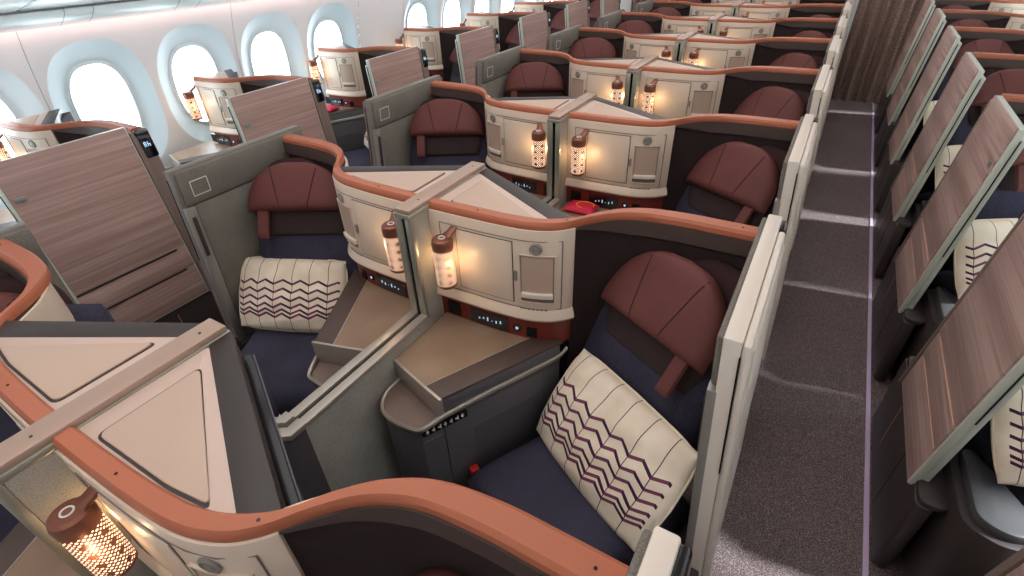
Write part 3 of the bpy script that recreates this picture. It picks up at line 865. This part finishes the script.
# ceiling
g = G(); n = 16
vs = [(x, yy, 2.25+.12*math.cos(x/1.65*PI/2)) for yy in (Y0, Y1) for x in [-1.65+3.3*i/n for i in range(n+1)]]
struct('ceiling', g.add(vs, [(i, i+1, n+2+i, n+1+i) for i in range(n)]), 'ceil')
struct('wall_rear', G().box(-2.75, 2.75, Y1, Y1+.04, 0, 2.4), 'wall')
struct('wall_front', G().box(-2.75, 2.75, Y0-.04, Y0, 0, 2.4), 'wall')
for nm, xa, xb in (('wall_aft_left', -2.6, -1.75), ('wall_aft_centre', -.95, .95)):
    struct(nm, G().box(xa, xb, 8.3, 8.34, 0, 2.25), 'ceil')
# curtain
def curtain(xa, xb, y, lab):
    g = G(); n = 110; m = 10; vs = []
    for side_ in (0, .008):
        for j in range(m+1):
            z = .015+2.2*j/m
            for i in range(n+1):
                u = i/n; x = xa+(xb-xa)*u
                w = .028*math.sin(u*52+.6*math.sin(j*.35))+.012*math.sin(u*23+j*.12)
                vs.append((x, y+w*(1.1-.4*j/m)+side_, z))
    L = (n+1)*(m+1); fs = [(k*L+j*(n+1)+i, k*L+j*(n+1)+i+1, k*L+(j+1)*(n+1)+i+1, k*L+(j+1)*(n+1)+i) for k in (0, 1) for j in range(m) for i in range(n)]
    return single('aisle_curtain', g.add(vs, fs), 'curtain', lab, 'curtain', smooth=80)
curtain(1.10, 2.05, 7.93, 'dark brown pleated curtain closing the right aisle')
curtain(-1.80, -1.05, 8.25, 'dark brown pleated curtain closing the left aisle')

# ------------------------------------------------------------------ light
w = bpy.data.worlds.new('sky'); S.world = w; w.use_nodes = True
bg = w.node_tree.nodes['Background']; bg.inputs[0].default_value = (.78, .91, 1, 1); bg.inputs[1].default_value = 10.0
def area(name, loc, sx, sy, power, col, rot=(0, 0, 0)):
    l = bpy.data.lights.new(name, 'AREA'); l.shape = 'RECTANGLE'; l.size = sx; l.size_y = sy; l.energy = power; l.color = col
    o = bpy.data.objects.new(name, l); o.location = loc; o.rotation_euler = rot; COL.objects.link(o); return o
area('ceiling_light', (0, 3.5, 2.28), 1.5, 9.0, 58, (1, .95, .93))
for s in (-1, 1):
    area('cove_light', (s*1.58, 3.5, 2.24), .12, 9, 16, (1, .90, .90))
    area('wall_wash_light', (s*2.56, 3.6, 1.60), .03, 9, 3.5, (1, .55, .48), (0, math.radians(-60*s), 0))
    area('bin_underside_light', (s*2.2, 3.6, 1.715), .08, 9, 13, (.90, .96, 1), (0, math.radians(-40*s), 0))
sun = bpy.data.lights.new('sun', 'SUN'); sun.energy = 8; sun.angle = math.radians(5); sun.color = (.92, .96, 1)
so = bpy.data.objects.new('sun', sun); COL.objects.link(so)
so.rotation_euler = Vector((.76, .12, .60)).to_track_quat('Z', 'Y').to_euler()
for cname, cd in columns.items():
    for r in cd['rows']:
        for dx, dyy, dz, en in ((.085 if not cd['win'] else .095, -.026, 1.055, .26), (.155 if not cd['win'] else .165, -.075, 1.06, .20)):
            l = bpy.data.lights.new('lamp_glow', 'POINT'); l.energy = en; l.color = (1, .68, .36); l.shadow_soft_size = .012
            o = bpy.data.objects.new('lamp_glow', l); COL.objects.link(o)
            o.location = (cd['ox']+cd['sign']*dx, cd['y0']+r*P+dyy, dz)

# ------------------------------------------------------------------ camera
cam = bpy.data.cameras.new('camera'); co = bpy.data.objects.new('camera', cam); COL.objects.link(co)
cam.sensor_width = 36; cam.sensor_fit = 'HORIZONTAL'; cam.lens = 501.18/1024*36; cam.clip_start = .02
yaw, pitch, roll = -.5547, -.6138, -.0423
Fw = Vector((math.sin(yaw)*math.cos(pitch), math.cos(yaw)*math.cos(pitch), math.sin(pitch)))
r = Vector((math.cos(yaw), -math.sin(yaw), 0)); u = r.cross(Fw)
Rr = r*math.cos(roll)+u*math.sin(roll); Uu = -r*math.sin(roll)+u*math.cos(roll)
co.matrix_world = Matrix(((Rr.x, Uu.x, -Fw.x, 1.0181), (Rr.y, Uu.y, -Fw.y, 0), (Rr.z, Uu.z, -Fw.z, 1.9208), (0, 0, 0, 1)))
S.camera = co
S.view_settings.view_transform = 'Standard'; S.view_settings.look = 'None'
S.view_settings.gamma = 1; S.view_settings.use_curve_mapping = False; S.view_settings.exposure = .12
